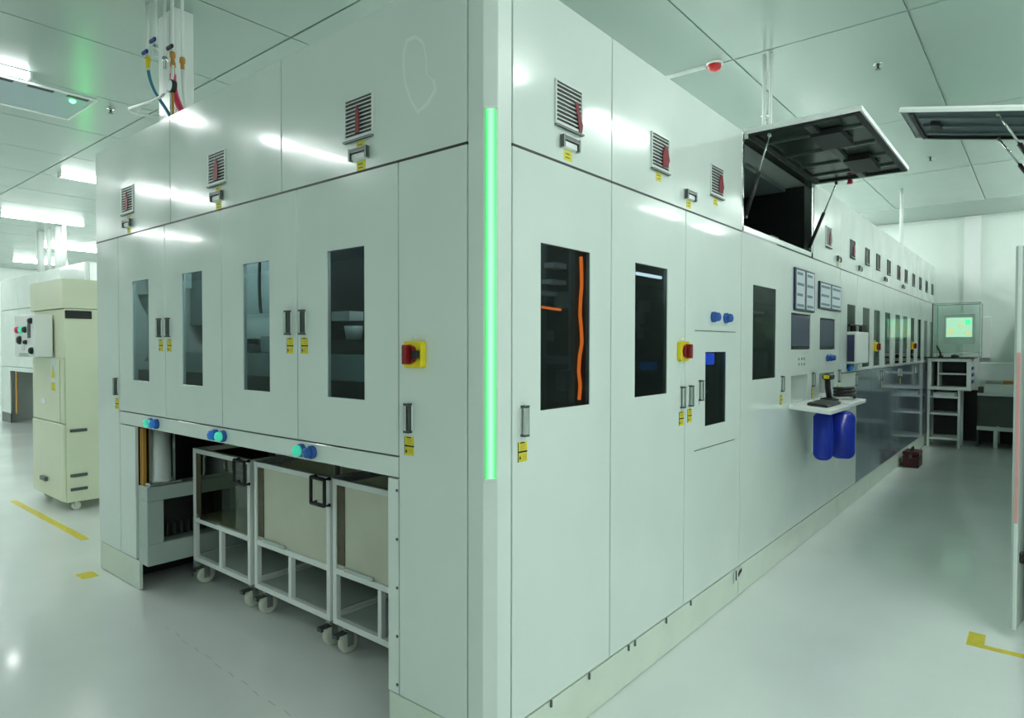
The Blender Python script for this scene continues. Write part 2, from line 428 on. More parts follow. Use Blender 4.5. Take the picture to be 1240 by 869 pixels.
# lower front: narrow panel, four windowed doors, tall narrow panel
p = panel(cm, FL, -3.63, -3.245, ZK, ZS, 'side_panel'); label(p, FL(-3.284, 1.166)); handle(p, FL(-3.284, 1.28))
D = [-3.245, -2.543, -1.865, -1.165, -.474]; WU = [(-3.02, -2.775), (-2.322, -2.08), (-1.645, -1.40), (-.937, -.683)]
for k in range(4):
    a, b = WU[k]
    dr = panel(cm, FL, D[k], D[k+1], ZB, ZS, 'door', [(a, b, 1.33, 1.955)])
    pane(dr, FL, a, b, 1.33, 1.955, 'glass')
    hu = D[k+1] - .064 if k % 2 == 0 else D[k] + .052
    handle(dr, FL(hu, 1.655)); label(dr, FL(hu + .006, 1.550))
p = panel(cm, FL, -.474, -.109, ZK, ZS, 'side_panel'); rotary_switch(cm, FL, -.368, 1.518); handle(p, FL(-.410, 1.277)); label(p, FL(-.412, 1.170))
# header over the bay, jambs, kicks
panel(cm, FL, -3.245, -.474, 1.037, ZB, 'header_panel')
panel(cm, FL, -3.245, -2.995, ZK, 1.037, 'jamb'); j = panel(cm, FL, -.541, -.474, ZK, 1.037, 'jamb')
for v in (.99, .80, .61, .42, .23): add('screw', SCREW, 'dark_steel', j, FL(-.483, v))
for u, m in ((-2.745, 'green_lit'), (-2.665, 'blue_lit'), (-1.928, 'blue_lit'), (-1.848, 'green_lit'), (-1.128, 'green_lit'), (-1.046, 'blue')):
    button(cm, FL, u, 1.080, m)
panel(cm, FL, -3.63, -2.955, 0, ZK, 'kick_panel', m='kick', d=-.004); panel(cm, FL, -.541, -.02, 0, ZK, 'kick_panel', m='kick', d=-.004)
# corner post with its chamfer and light strip
b = B(); poly(b, [(-.106, 0), (-.036, 0), (0, .036), (0, .109), (-.02, .109), (-.02, .05), (-.05, .02), (-.106, .02)], ZK + .004, ZT)
add('corner_post', mesh(b, 'post', .002), 'post', cm)
CH = Matrix(((.7071, 0, .7071, -.018), (.7071, 0, -.7071, .018), (0, 1, 0, 1.725), (0, 0, 0, 1)))
b = B(); n = 10; sec = [(.020*math.cos(math.pi*i/n), .011*math.sin(math.pi*i/n)) for i in range(n + 1)]
r0 = [[b.verts.new((x, y, z)) for x, z in sec] for y in (-.63, .63)]
for i in range(n): b.faces.new((r0[0][i], r0[0][i+1], r0[1][i+1], r0[1][i])).smooth = True
b.faces.new(r0[0]); b.faces.new(r0[1]); b.faces.new((r0[0][0], r0[1][0], r0[1][-1], r0[0][-1]))
ls = add('light_strip', mesh(b), 'led_edge', cm, CH, label='glowing green light strip')
for v in (-.634, .634): add('strip_cap', bxm(-.021, .021, -.004, .004, 0, .012), 'white', ls, CH @ T(0, v, 0))
# right side: upper panels, doors, kick
for u0, u1 in ((.112, .786), (.786, 2.33)): panel(cm, FR, u0, u1, ZS, ZT, 'upper_panel')
vent(cm, FR, .456, 2.480, 1, ylab=False); upper_latch(cm, FR, .454, 2.340)
vent(cm, FR, 1.232, 2.480, 2); vent(cm, FR, 1.931, 2.480, 2); upper_latch(cm, FR, 1.564, 2.338)
dr = panel(cm, FR, .112, .786, ZK, ZS, 'door', [(.281, .618, 1.31, 1.934)]); pane(dr, FR, .281, .618, 1.31, 1.934, 'glass_dark')
handle(dr, FR(.174, 1.281)); label(dr, FR(.172, 1.170))
dr = panel(cm, FR, .786, 1.531, ZK, ZS, 'door', [(.998, 1.325, 1.316, 1.932)]); pane(dr, FR, .998, 1.325, 1.316, 1.932, 'glass_dark')
handle(dr, FR(1.490, 1.287)); label(dr, FR(1.490, 1.177)); rotary_switch(cm, FR, 1.487, 1.525)
dr = panel(cm, FR, 1.531, 2.33, ZK, ZS, 'door', [(1.795, 2.095, 1.108, 1.518)]); pane(dr, FR, 1.795, 2.095, 1.108, 1.518, 'glass_dark')
handle(dr, FR(1.590, 1.289)); label(dr, FR(1.592, 1.184)); handle(dr, FR(1.718, 1.311))
for u in (1.891, 2.074): button(cm, FR, u, 1.715, 'blue')
for v in (1.635, .987): add('flap_edge', bxm(-.29, .29, -.002, .002, 0, .002), 'dark_steel', dr, FR(1.945, v))
panel(cm, FR, -.0, 2.33, 0, ZK - .004, 'kick_panel', m='kick', d=-.004)
for u in (.35, .62, .95, 1.01, 1.33, 1.62): add('kick_clip', bxm(-.004, .004, -.022, .004, 0, .006), 'dark_steel', cm, FR(u, ZK - .004))
kb = add('kick_bracket', bxm(-.055, .075, -.045, .030, 0, .004, .001), 'white_metal', cm, FR(2.30, .150), label='small pale plate with dark marks')
for x, y, hh in ((-.030, 0, .06), (.012, -.006, .022), (.026, .002, .026), (.040, .006, .022), (.056, .012, .020)):
    add('mark', bxm(-.004, .004, -hh/2, hh/2, 0, .005), 'black', kb, FR(2.30 + x, .148 + y, .003))
# shell: roof, back, far side, partitions (dark inside)
def shell(root, x0, x1, y0, y1, z0, z1, m, name):
    return add(name, bxm((x0-x1)/2, (x1-x0)/2, (y0-y1)/2, (y1-y0)/2, (z0-z1)/2, (z1-z0)/2), m, root, T((x0+x1)/2, (y0+y1)/2, (z0+z1)/2))
shell(cm, -3.627, -.004, .022, 2.32, ZT - .024, ZT - .006, 'panel', 'roof')
shell(cm, -3.627, -3.609, .022, 2.32, 0, ZT - .026, 'panel', 'end_panel')
shell(cm, -3.605, -.022, 2.30, 2.318, 0, ZT - .026, 'interior', 'rear_panel')
shell(cm, -3.605, -.12, .030, 1.05, 2.235, 2.25, 'interior', 'upper_partition')
shell(cm, -3.605, -.95, 1.05, 1.065, 0, 2.85, 'interior_grey', 'inner_wall')
shell(cm, -.965, -.95, 1.07, 2.29, 0, 2.85, 'interior', 'inner_wall')
shell(cm, -3.605, -.50, .030, 1.045, 1.075, 1.095, 'interior', 'bay_ceiling')
shell(cm, -.50, -.485, .030, 1.045, .01, 1.07, 'interior', 'bay_wall'); shell(cm, -3.24, -3.225, .030, 1.045, .01, 1.07, 'interior', 'bay_wall')
# inside behind the front windows
shell(cm, -2.62, -.55, .10, .14, 1.395, 1.512, 'interior_mid', 'bed_front'); shell(cm, -3.20, -.55, .10, .16, 1.10, 1.39, 'interior', 'bed_base')
shell(cm, -1.20, -.55, .11, .16, 1.514, 1.578, 'black', 'cable_tray'); shell(cm, -1.26, -.60, .20, .28, 1.63, 1.664, 'black', 'cross_beam'); shell(cm, -1.21, -1.19, .03, 1.04, 1.11, 2.22, 'interior', 'partition')
shell(cm, -3.55, -1.22, .60, .64, 1.70, 2.22, 'interior_grey', 'back_board'); shell(cm, -2.35, -1.55, .28, .30, 1.59, 1.72, 'interior_white', 'white_board')
shell(cm, -1.22, -1.05, .20, .28, 1.668, 1.712, 'interior_white', 'machine_module'); shell(cm, -2.30, -1.60, .26, .27, 1.715, 1.727, 'grey_metal', 'gantry_beam')
b = B(); rev(b, (-.99, .18, 1.58), (0, 0, 1), [(0, .035), (.06, .045)], 14); add('white_cup', mesh(b), 'interior_white', cm)
shell(cm, -1.95, -1.82, .16, .20, 1.514, 1.56, 'dark_steel', 'machine_module'); shell(cm, -1.80, -1.70, .18, .24, 1.514, 1.60, 'interior_mid', 'machine_module')
b = B()
for i in range(13):
    t = i/12; zz = 1.44 + .46*t; yy = .22 + .05*math.sin(t*4.5)
    for wd in (0, 1): b.verts.new((-3.42 + .06*math.sin(t*2.5) + wd*(.18 + .04*math.sin(t*3)), yy + .03*wd, zz))
b.verts.ensure_lookup_table()
for i in range(12): b.faces.new([b.verts[k] for k in (2*i, 2*i + 1, 2*i + 3, 2*i + 2)]).smooth = True
bmesh.ops.solidify(b, geom=b.faces[:], thickness=.006)
add('curved_guard', mesh(b), 'interior_white', cm)
shell(cm, -3.55, -2.95, .30, .34, 1.93, 2.03, 'interior_mid', 'cross_beam'); shell(cm, -3.15, -3.0, .17, .21, 1.31, 1.46, 'interior_mid', 'machine_module')
b = B(); tube(b, bez((-1.88, .22, 2.22), (-1.86, .22, 2.0), (-1.90, .22, 1.9), (-1.90, .24, 1.73), 10), .009); add('hanging_cable', mesh(b), 'black', cm)
b = B(); tube(b, bez((-2.12, .20, 1.62), (-2.02, .18, 1.50), (-1.85, .18, 1.52), (-1.70, .22, 1.53), 12), .014); add('hanging_cable', mesh(b), 'black', cm)
shell(cm, -3.2, -.6, .20, .24, 2.19, 2.22, 'inner_fill', 'interior_lamp_or_fill')  # unseen fill tube added to light what stands behind the front windows
# inside behind the side windows
shell(cm, -.12, -.10, .655, .80, 1.0, 2.2, 'hatch_rib', 'channel')
wob = [.0, .004, .006, -.002, -.006, .004, .010, -.008, -.014, -.002, -.010]
b = B(); tube(b, [(-.060, .640 + w_, 1.925 - .060*i) for i, w_ in enumerate(wob)], .0075); add('orange_tube', mesh(b), 'orange', cm, label='bright orange tube behind the window')
b = B(); tube(b, [(-.10, .42, 1.705), (-.10, .55, 1.70)], .005); add('orange_tube', mesh(b), 'orange', cm)
for x, y, z, a_, h_ in ((-.40, .92, 1.86, .06, .010), (-.40, .80, 1.80, .10, .010), (-.42, 1.02, 1.78, .03, .04), (-.35, .86, 1.93, .05, .012), (-.45, .95, 1.48, .12, .02), (-.40, .76, 1.60, .12, .025), (-.38, 1.0, 1.38, .05, .05)):
    shell(cm, x - .03, x + .03, y - a_, y + a_, z - h_, z + h_, 'interior_white' if h_ < .02 else 'interior_grey', 'bracket')
shell(cm, -.50, -.46, .90, .94, .3, 2.2, 'interior_grey', 'upright'); shell(cm, -.52, -.48, 1.22, 1.27, .3, 2.2, 'interior_grey', 'upright')
shell(cm, -.075, -.060, 1.12, 1.385, 1.892, 1.905, 'side_lamp_or_fill', 'interior_lamp_or_fill')
dct = shell(cm, -.075, -.045, 1.385, 1.445, 1.42, 1.93, 'interior', 'cable_duct')
for k in range(24): shell(dct, -.044, -.038, 1.387, 1.443, 1.432 + .0205*k, 1.441 + .0205*k, 'interior_mid', 'duct_finger')
shell(cm, -.14, -.10, 1.30, 1.42, 1.43, 1.47, 'blue_lit', 'blue_module')
for x, y, z, a_ in ((-.20, 1.46, 1.76, .03), (-.18, 1.38, 1.70, .02), (-.23, 1.50, 1.62, .025), (-.18, 1.32, 1.66, .02), (-.25, 1.42, 1.54, .06)):
    shell(cm, x - .02, x + .02, y - a_, y + a_, z - .03, z + .03, 'interior_grey', 'bracket')
shell(cm, -.065, -.045, 1.93, 2.03, 1.445, 1.510, 'blue_lamp', 'blue_lamp'); shell(cm, -.10, -.08, 2.20, 2.28, 1.0, 1.6, 'hatch_rib', 'upright')
shell(cm, -.20, -.18, 2.05, 2.28, 1.26, 1.27, 'interior_grey', 'shelf_rail')
shell(cm, -.14, -.11, .20, 2.20, 2.20, 2.23, 'side_lamp_or_fill', 'interior_lamp_or_fill')  # unseen fill bar added to brighten the side compartment
# bay contents fixed to the machine: amber light curtain
for x in (-2.978, -2.948): add('light_curtain', bxm(-.008, .008, -.010, .010, -.365, .365), 'amber', cm, T(x, .034, .66), label='amber light curtain bar')

# ------------------------------------------------------------------ lift pedestal in the bay
lp = thing('lift_pedestal', 'grey framed lift pedestal with a chrome column at the left end of the cart bay', 'pedestal', T(-2.92, .35, 0))
b = B(); X = (-2.985, -2.85)
box(b, *X, .01, .70, .17, .305); box(b, *X, .01, .11, .305, .575); box(b, *X, .60, .70, .305, .575); box(b, *X, .01, .70, .575, .665)
for y in (.34, .6): box(b, -2.96, -2.90, y, y + .06, 0, .17)
for v in b.verts: v.co -= Vector((-2.92, .35, 0))
add('frame', mesh(b, 'frame', .004), 'grey_metal', lp)
add('back_plate', bxm(-.05, -.045, -.24, .25, .31, .57), 'black', lp)
for k in range(9): add('fin', bxm(-.04, .0, -.004, .004, .32, .40), 'dark_steel', lp, T(-2.92, .16 + .045*k, 0))
add('base_plate', bxm(-.09, .06, -.32, -.12, .667, .685, .003), 'steel', lp)
b = B(); rev(b, (0, -.222, .685), (0, 0, 1), [(0, .062), (.01, .062), (.012, .054), (.345, .054)], 20); add('column', mesh(b), 'white_metal', lp)
for y in (-.29, -.15): add('guide_rod', bxm(-.008, .008, y - .008, y + .008, .685, 1.03), 'steel', lp)

# ------------------------------------------------------------------ carts
def caster_parts(R=.056):
    wl = B(); rev(wl, (-.017, 0, R), (1, 0, 0), [(0, R*.75), (.003, R*.96), (.008, R), (.026, R), (.031, R*.96), (.034, R*.75)], 20)
    hb = B(); rev(hb, (-.021, 0, R), (1, 0, 0), [(0, .012), (.042, .012)], 10)
    fk = B()
    for s in (-1, 1): box(fk, s*.024 - .002, s*.024 + .002, -.022, .014, R - .015, .128)
    box(fk, -.026, .026, -.022, .030, .118, .126); rev(fk, (0, .012, .124), (0, 0, 1), [(0, .022), (.024, .022)], 14)
    br = B(); box(br, -.018, .018, -.075, -.020, .104, .112); box(br, -.018, .018, -.082, -.068, .092, .112)
    return mesh(wl, 'wheel'), mesh(hb, 'hub'), mesh(fk, 'fork'), mesh(br, 'brake')
CW, CHB, CF, CB = caster_parts()
def caster(root, M):
    c = add('caster', CF, 'steel', root, M); add('wheel', CW, 'wheel', c, M); add('wheel_hub', CHB, 'dark_steel', c, M); add('brake_pedal', CB, 'dark_steel', c, M)
def cart(x0, x1, lab, panelmat, zb=.150, zt=.885):
    w = x1 - x0; cx = (x0 + x1)/2; y0, dp = .285, .62
    o = thing('tray_cart', lab, 'cart', T(cx, y0, 0), 'carts in the bay'); q = .030; h = w/2
    def bar(n, *c): add(n, bxm(*c, .003), 'white', o)
    for y in (0, dp - q):
        for x in (-h, h - q): bar('post', x, x + q, y, y + q, zb, zt)
        bar('top_rail', -h + q, h - q, y, y + q, zt - q, zt); bar('mid_rail', -h + q, h - q, y, y + q, .405, .405 + q)
        bar('bottom_rail', -h + q, h - q, y, y + q, zb, zb + q)
    bar('mullion', -.014, .014, 0, q, zb + q, .405)
    for x in (-h, h - q):
        for z in (zb, .405, zt - q): bar('side_rail', x, x + q, q, dp - q, z, z + q)
    add('front_panel', bxm(-h + q, h - q, .012, .017, .405 + q, zt - q), panelmat, o)
    add('shelf_plate', bxm(-h + q, h - q, q, dp - q, .436, .440), 'stain_steel', o)
    add('bottom_plate', bxm(-h + q, h - q, q, dp - q, zb + q, zb + q + .004), 'grey_metal', o)
    add('back_panel', bxm(-h + q, h - q, dp - q, dp - q + .004, .405 + q, zt - q), 'stain_steel', o)
    add('side_strip', bxm(-h + q, -h + q + .06, .008, .012, .455, zt - q), 'brown', o, label='brown vertical strip')
    add('latch_rail', bxm(-h + .10, -h + .32, -.002, .012, .434, .452), 'steel', o)
    b = B()
    z1, z0 = zt - .004, zt - .136
    for xx in (h - .105, h + .012):
        tube(b, [(xx, -.006, z0), (xx, -.038, z0), (xx, -.038, z1), (xx, -.006, z1)], .010, 6)
    tube(b, [(h - .105, -.038, z1), (h + .012, -.038, z1)], .010, 6); tube(b, [(h - .105, -.038, z0), (h + .012, -.038, z0)], .010, 6)
    add('handle', mesh(b), 'black', o, label='black square push handle')
    for sx in (-1, 1):
        for yy in (.055, dp - .055): caster(o, T(cx + sx*(h - .055), y0 + yy, 0))
cart(-2.836, -2.118, 'white framed cart next to the lift pedestal, leftmost of three in the bay', 'acrylic')
cart(-2.070, -1.335, 'white framed cart with mottled panel, middle of three in the bay', 'stain_steel')
cart(-1.312, -.577, 'white framed cart nearest the tall side panel, partly hidden by the jamb', 'stain_steel')

# ------------------------------------------------------------------ workstation machine with the open hatch
ws = thing('workstation_machine', 'pale machine with open top hatch, framed sheets and keyboard shelf along the aisle', 'machine', T(0, 2.33, 0))
P = [(2.540, 3.0, 1.334, 1.945), (3.348, 3.853, 1.527, 1.80), (4.135, 4.640, 1.525, 1.79), (3.36, 3.79, 1.13, 1.333), (4.13, 4.63, 1.13, 1.327)]
dr = panel(ws, FR, 2.33, 4.81, ZK, ZS, 'front_panel', P)
pane(dr, FR, *P[0], 'glass_dark')
for q in P[1:3]:
    s = add('monitor', bxm(-(q[1]-q[0])/2 + .002, (q[1]-q[0])/2 - .002, -(q[3]-q[2])/2 + .002, (q[3]-q[2])/2 - .002, -.018, -.006), 'black', ws, FR((q[0]+q[1])/2, (q[2]+q[3])/2), label='dark monitor screen')
    add('screen', bxm(-(q[1]-q[0])/2 + .02, (q[1]-q[0])/2 - .02, -(q[3]-q[2])/2 + .025, (q[3]-q[2])/2 - .018, -.006, -.004), 'screen_dark', s)
for q in P[3:]:
    b = B(); u0, u1, v0, v1 = q; hw, hh = (u1-u0)/2, (v1-v0)/2
    for c in ((-hw, hw, -hh, hh, -.16, -.15), (-hw, -hw + .004, -hh, hh, -.15, -.02), (hw - .004, hw, -hh, hh, -.15, -.02), (-hw, hw, hh - .004, hh, -.15, -.02), (-hw, hw, -hh, -hh + .004, -.15, -.02)): box(b, *c)
    add('niche', mesh(b), 'white_metal', ws, FR((u0+u1)/2, (v0+v1)/2))
for u, v in ((3.13, 1.285), (3.92, 1.285), (4.77, 1.285)): handle(dr, FR(u, v)); label(dr, FR(u, v - .115))
for u, v0, v1, m in ((4.37, 1.453, 0, 'blue'), (4.48, 1.453, 0, 'blue')): button(ws, FR, u, v0, m)
for u in (3.55, 3.62, 3.69): 
    for v in (1.455, 1.415): add('key_switch', bxm(-.010, .010, -.010, .010, 0, .008, .002), 'grey_metal', ws, FR(u, v))
panel(ws, FR, 2.33, 4.81, 0, ZK - .004, 'kick_panel', m='kick', d=-.004)
add('joint_strip', bxm(-.445, .445, -.0045, .0045, -.012, .0012), 'black', ws, FR(4.362, ZS))
for x, y, z, a_, h_, m_ in ((-.20, 3.15, 1.80, .12, .008, 'interior_white'), (-.20, 3.30, 1.75, .05, .015, 'interior_white'), (-.25, 3.35, 1.60, .10, .06, 'interior_grey'), (-.20, 3.33, 1.42, .03, .09, 'interior_mid'), (-.22, 3.15, 1.45, .06, .06, 'interior_blue')):
    shell(ws, x - .03, x + .03, y - a_, y + a_, z - h_, z + h_, m_, 'machine_module')
shell(ws, -.12, -.09, 2.40, 3.30, 2.18, 2.21, 'side_lamp_or_fill', 'interior_lamp_or_fill')  # unseen fill bar added above the workstation window
# framed documents
def docs(u0, u1, v0, v1, lines):
    w, h = u1-u0, v1-v0
    o = add('document_frame', bxm(-w/2, w/2, -h/2, h/2, 0, .014, .002), 'frame_navy', ws, FR((u0+u1)/2, (v0+v1)/2), label='dark framed pair of printed sheets')
    for s in (-1, 1):
        c = s * w/4
        add('sheet', bxm(-w/4 + .028, w/4 - .022, -h/2 + .016, h/2 - .014, .014, .0155), 'paper', o, FR((u0+u1)/2 + c, (v0+v1)/2))
        for k in range(lines):
            y = -h/2 + .04 + (h - .08) * k / max(1, lines - 1)
            add('print_line', bxm(-w/4 + .045, w/4 - .045 - (.03 if k % 2 else 0), -.010, .010, .0155, .0163), 'ink', o, FR((u0+u1)/2 + c, (v0+v1)/2 + y))
docs(3.394, 3.918, 1.820, 2.138, 4); docs(4.065, 4.797, 1.862, 2.088, 3)
# keyboard shelves, tilted slightly down and outwards
for u0, u1, xo in ((3.30, 3.88, .29), (3.95, 4.55, .27)):
    b = B(); box(b, 0, xo, u0, u1, -.032, 0); s = add('keyboard_shelf', mesh(b, 'shelf', .004), 'white', ws, T(.002, 0, 1.125) @ RY(math.radians(5)), label='white keyboard shelf')
# upper: open hatch and closed fan panel
HU0, HU1 = 2.345, 3.905
panel(ws, FR, 3.915, 4.81, ZS, ZT, 'upper_panel'); vent(ws, FR, 4.37, 2.485, 2, ylab=False); upper_latch(ws, FR, 4.70, 2.335)
fr = B()
for c in ((-.05, -.002, HU0 - .005, HU0 + .025, 2.262, 2.85), (-.06, -.002, HU1 - .035, HU1, 2.262, 2.85), (-.06, -.002, HU0 - .005, HU1, 2.845, 2.868), (-.06, -.002, HU0, HU1, 2.262, 2.30)): box(fr, *c)
add('hatch_frame', mesh(fr, 'hf', .002), 'steel', ws, T(0, 0, 0))
shell(ws, -1.2, -.062, 2.335, 4.80, ZT - .022, ZT - .004, 'panel', 'roof'); shell(ws, -1.2, -1.185, 2.335, 4.80, .02, 2.84, 'interior', 'rear_panel')
shell(ws, -1.18, -.07, 2.335, 2.345, 2.27, 2.84, 'interior', 'inner_wall'); shell(ws, -1.18, -.07, 3.895, 3.91, 2.27, 2.84, 'interior', 'inner_wall')
shell(ws, -1.18, -.05, 2.335, 4.80, 2.232, 2.25, 'interior', 'upper_partition'); shell(ws, -1.18, -.03, 4.785, 4.80, .02, 2.22, 'interior', 'inner_wall'); shell(ws, -1.18, -.03, 2.335, 2.35, .02, 2.22, 'interior', 'inner_wall')
for k in range(5):
    y = 2.55 + .24*k
    b = B(); tube(b, bez((-.45, y, 2.80), (-.25, y + .05, 2.62), (-.6, y + .12, 2.5), (-.3, y + .1, 2.27), 12), .016); add('cable_hose', mesh(b), 'black_gloss', ws)
shell(ws, -.36, -.18, 3.45, 3.62, 2.262, 2.40, 'interior_white', 'control_box'); shell(ws, -.9, -.6, 2.6, 3.2, 2.262, 2.55, 'dark_steel', 'control_box')
shell(ws, -1.1, -.2, 2.40, 3.85, 2.805, 2.83, 'interior_grey', 'inner_ceiling')
hb = B()
for k in range(7):
    box(hb, -.10, -.07, HU0 + .04, HU0 + .10, 2.32 + .03*k, 2.335 + .03*k)
add('terminal_block', mesh(hb), 'interior_white', ws, T(0, 0, 0))
# the hatch itself, swung up to level
HX = T(0, 0, 2.853)
ht = add('hatch', bxm(.004, .652, HU0, HU1 + .03, .010, .026, .002), 'white', ws, HX, label='white top hatch swung up with dark underside')
add('inner_skin', bxm(.018, .640, HU0 + .012, HU1 + .018, .004, .010), 'hatch_dark', ht, HX)
for c in ((.004, .652, HU0, HU0 + .010), (.004, .652, HU1 + .020, HU1 + .030), (.642, .652, HU0 + .010, HU1 + .020)): add('hatch_lip', bxm(c[0], c[1], c[2], c[3], -.004, .010), 'white', ht, HX)
for c in ((.610, .640, HU0 + .012, HU1 + .018), (.02, .61, HU0 + .012, HU0 + .045), (.02, .61, HU1 - .03, HU1 + .018), (.02, .05, HU0 + .05, HU1 - .04)): add('gasket', bxm(c[0], c[1], c[2], c[3], -.010, .004), 'black', ht, HX)
add('rib', bxm(.34, .385, HU0 + .05, HU1 - .04, -.022, .004), 'dark_steel', ht, HX)
for y in (2.62, 3.0, 3.35, 3.66): add('cross_rib', bxm(.05, .60, y, y + .022, -.008, .004), 'hatch_rib', ht, HX)
for x0, x1, y0, y1 in ((.33, .50, 2.55, 2.88), (.36, .52, 3.25, 3.62)): add('fan_box', bxm(x0, x1, y0, y1, -.040, -.006), 'black', ht, HX)
b = B(); rev(b, (.26, HU1 + .012, -.014), (0, 0, -1), [(0, .018), (.02, .022), (.03, .018)], 12); add('red_knob', mesh(b), 'pink', ht, HX, label='small red knob')
add('hinge_bar', bxm(.0, .03, HU0, HU1, -.035, -.006), 'steel', ht, HX)
def strut(root, p0, p1):
    p0, p1 = Vector(p0), Vector(p1); m = p0.lerp(p1, .55)
    b = B(); tube(b, [p0, m], .013, 10, 0); tube(b, [m, p1], .006, 8, 1); 
    for p in (p0, p1): rev(b, p - Vector((0, .012, 0)), (0, 1, 0), [(0, .012), (.024, .012)], 8, 1)
    add('gas_strut', mesh(b), ['black', 'steel'], root, T(0, 0, 0))
strut(ws, (-.02, 3.86, 2.33), (.166, 3.91, 2.83)); strut(ws, (-.01, 2.42, 2.36), (.14, 2.40, 2.83))

# things at the workstation
def kb_thing(u, x, z, lab):
    o = thing('keyboard', lab, 'keyboard', T(x, u, z) @ RY(math.radians(5)))
    add('case', bxm(-.07, .07, -.20, .20, 0, .018, .003), 'black', o)
    for i in range(4):
        for j in range(10): add('key', KEY, 'dark_steel', o, T(x, u, z) @ RY(math.radians(5)) @ T(-.050 + .032*i, -.175 + .0385*j, .018))
KEY = bxm(-.013, .013, -.016, .016, 0, .006)
kb_thing(3.62, .165, 1.1106, 'black keyboard on the nearer white shelf of the workstation')
sc = thing('hand_scanner', 'black hand scanner leaning on its stand above the keyboard shelf', 'scanner', T(.10, 4.05, 1.117))
b = B(); rev(b, (0, 0, 0), (0, 0, 1), [(0, .07), (.012, .07), (.02, .03)], 16); add('stand_foot', mesh(b), 'black', sc)
b = B(); tube(b, [(0, 0, .015), (-.01, -.02, .10), (-.01, -.03, .17)], .022, 10); add('grip', mesh(b), 'black', sc)
add('head', bxm(-.035, .03, -.10, .04, .165, .215, .012), 'black', sc); add('lens', bxm(-.02, .02, -.104, -.10, .175, .205), 'signal_yellow', sc)
mp = thing('cable_bundle', 'black coiled cable bundle on the farther shelf of the workstation', 'cable', T(.15, 4.33, 1.113))
b = B(); tube(b, [(.075*math.cos(a*.5), .13*math.sin(a*.5), .014 + .0022*a) for a in range(0, 38)], .013, 8); add('coil', mesh(b), 'black', mp)
# two blue pads below the shelf
def pad(x, y, lab, w):
    o = thing('blue_pad', lab, 'pad', T(x, y, .70), 'blue pads under the shelf')
    b = B(); poly(b, rrect(-w/2, w/2, 0, .36, .055, 6), -.045, .045); me = mesh(b, 'pad', .018, 3)
    for f in me.polygons: f.use_smooth = True
    add('shell', me, 'blue_pad', o, T(x, y, .70) @ RZ(math.radians(18)) @ RX(math.pi/2) )
    add('edge_band', bxm(-w/2 - .006, -w/2 + .004, -.02, .02, .05, .31, .003), 'paper', o, T(x, y, .70) @ RZ(math.radians(18)))
    add('hook', bxm(-.012, .012, -.008, .008, .35, .395, .002), 'dark_steel', o)
pad(.168, 3.58, 'glossy blue rounded pad hanging under the keyboard shelf, nearer of two', .135)
pad(.262, 3.76, 'glossy blue rounded pad hanging under the keyboard shelf, farther of two', .17)

# ------------------------------------------------------------------ far cabinets along the aisle
CU = [4.81, 6.21, 7.45, 8.66, 9.95, 11.20]; VV = [5.26, 5.93, 6.49, 7.12, 7.79, 8.35, 8.98, 9.62, 10.26, 10.92]
CL = ['first glossy pale cabinet beyond the workstation, with white box mounted on it', 'second glossy pale cabinet beyond the workstation, with yellow switch',
      'third glossy pale cabinet beyond the workstation, midway down the aisle', 'fourth glossy pale cabinet beyond the workstation, with far yellow switch', 'last pale cabinet at the far end of the machine row by the rack']
for k in range(5):
    u0, u1 = CU[k], CU[k+1]; um = (u0+u1)/2
    o = thing('machine_cabinet', CL[k], 'cabinet', T(0, u0, 0), 'cabinets along the aisle')
    panel(o, FR, u0, u1, ZS, ZT, 'upper_panel', m='panel'); add('joint_strip', bxm((u0-u1)/2, (u1-u0)/2, -.0045, .0045, -.012, .0012), 'black', o, FR(um, ZS))
    for q in range(2):
        v = VV[2*k + q]; a, b_ = (u0, um) if q == 0 else (um, u1); c = v
        vent(o, FR, v, 2.485, [2, None, None, None, 2, 0, None, None, None, None][2*k + q], slats=False, ylab=False)
        wv = (max(a + .06, c - .17), min(b_ - .06, c + .17))
        dr = panel(o, FR, a, b_, 1.305, ZS, 'door', [(*wv, 1.34, 1.95)], m='panel_far'); pane(dr, FR, *wv, 1.34, 1.95, 'glass_dark')
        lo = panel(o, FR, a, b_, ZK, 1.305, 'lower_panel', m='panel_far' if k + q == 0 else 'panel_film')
        if q == 0: handle(lo, FR(b_ - .05, 1.22)); label(lo, FR(b_ - .05, 1.11))
    if k < 3: upper_latch(o, FR, um + .05, 2.33, lab=False)
    if k == 1: rotary_switch(o, FR, 6.366, 1.548)
    if k == 3: rotary_switch(o, FR, 8.908, 1.560)
    panel(o, FR, u0, u1, 0, ZK - .004, 'kick_panel', m='kick', d=-.004)
    shell(o, -1.2, -.022, u0 + .004, u1 - .004, ZT - .022, ZT - .004, 'panel', 'roof'); shell(o, -1.2, -1.18, u0 + .004, u1 - .004, .02, 2.84, 'interior', 'rear_panel')
    shell(o, -1.178, -.03, u0 + .004, u0 + .016, .02, 2.84, 'interior', 'inner_wall'); shell(o, -.5, -.03, u0 + .02, u1 - .02, 1.0, 1.3, 'interior_grey', 'work_bed')
    if k == 4: shell(o, -1.178, -.006, u1 - .02, u1 - .005, 0, 2.86, 'panel', 'end_panel')
    if k == 0:
        e = add('operator_box', bxm(0, .085, 5.06, 5.60, 1.39, 1.69, .006), 'white', o, T(0, 0, 0), label='white box with dark screen and black brackets')
        add('screen', bxm(.008, .070, 5.055, 5.06, 1.41, 1.66), 'screen_dark', e, T(0, 0, 0))
        for y in (5.20, 5.48): add('bracket', bxm(.02, .05, y, y + .05, 1.69, 1.75, .003), 'black', e, T(0, 0, 0))
        add('bracket_rail', bxm(.028, .042, 5.02, 5.70, 1.75, 1.762), 'black', e, T(0, 0, 0))
        button(o, FR, 5.14, 1.345, 'blue_lit')

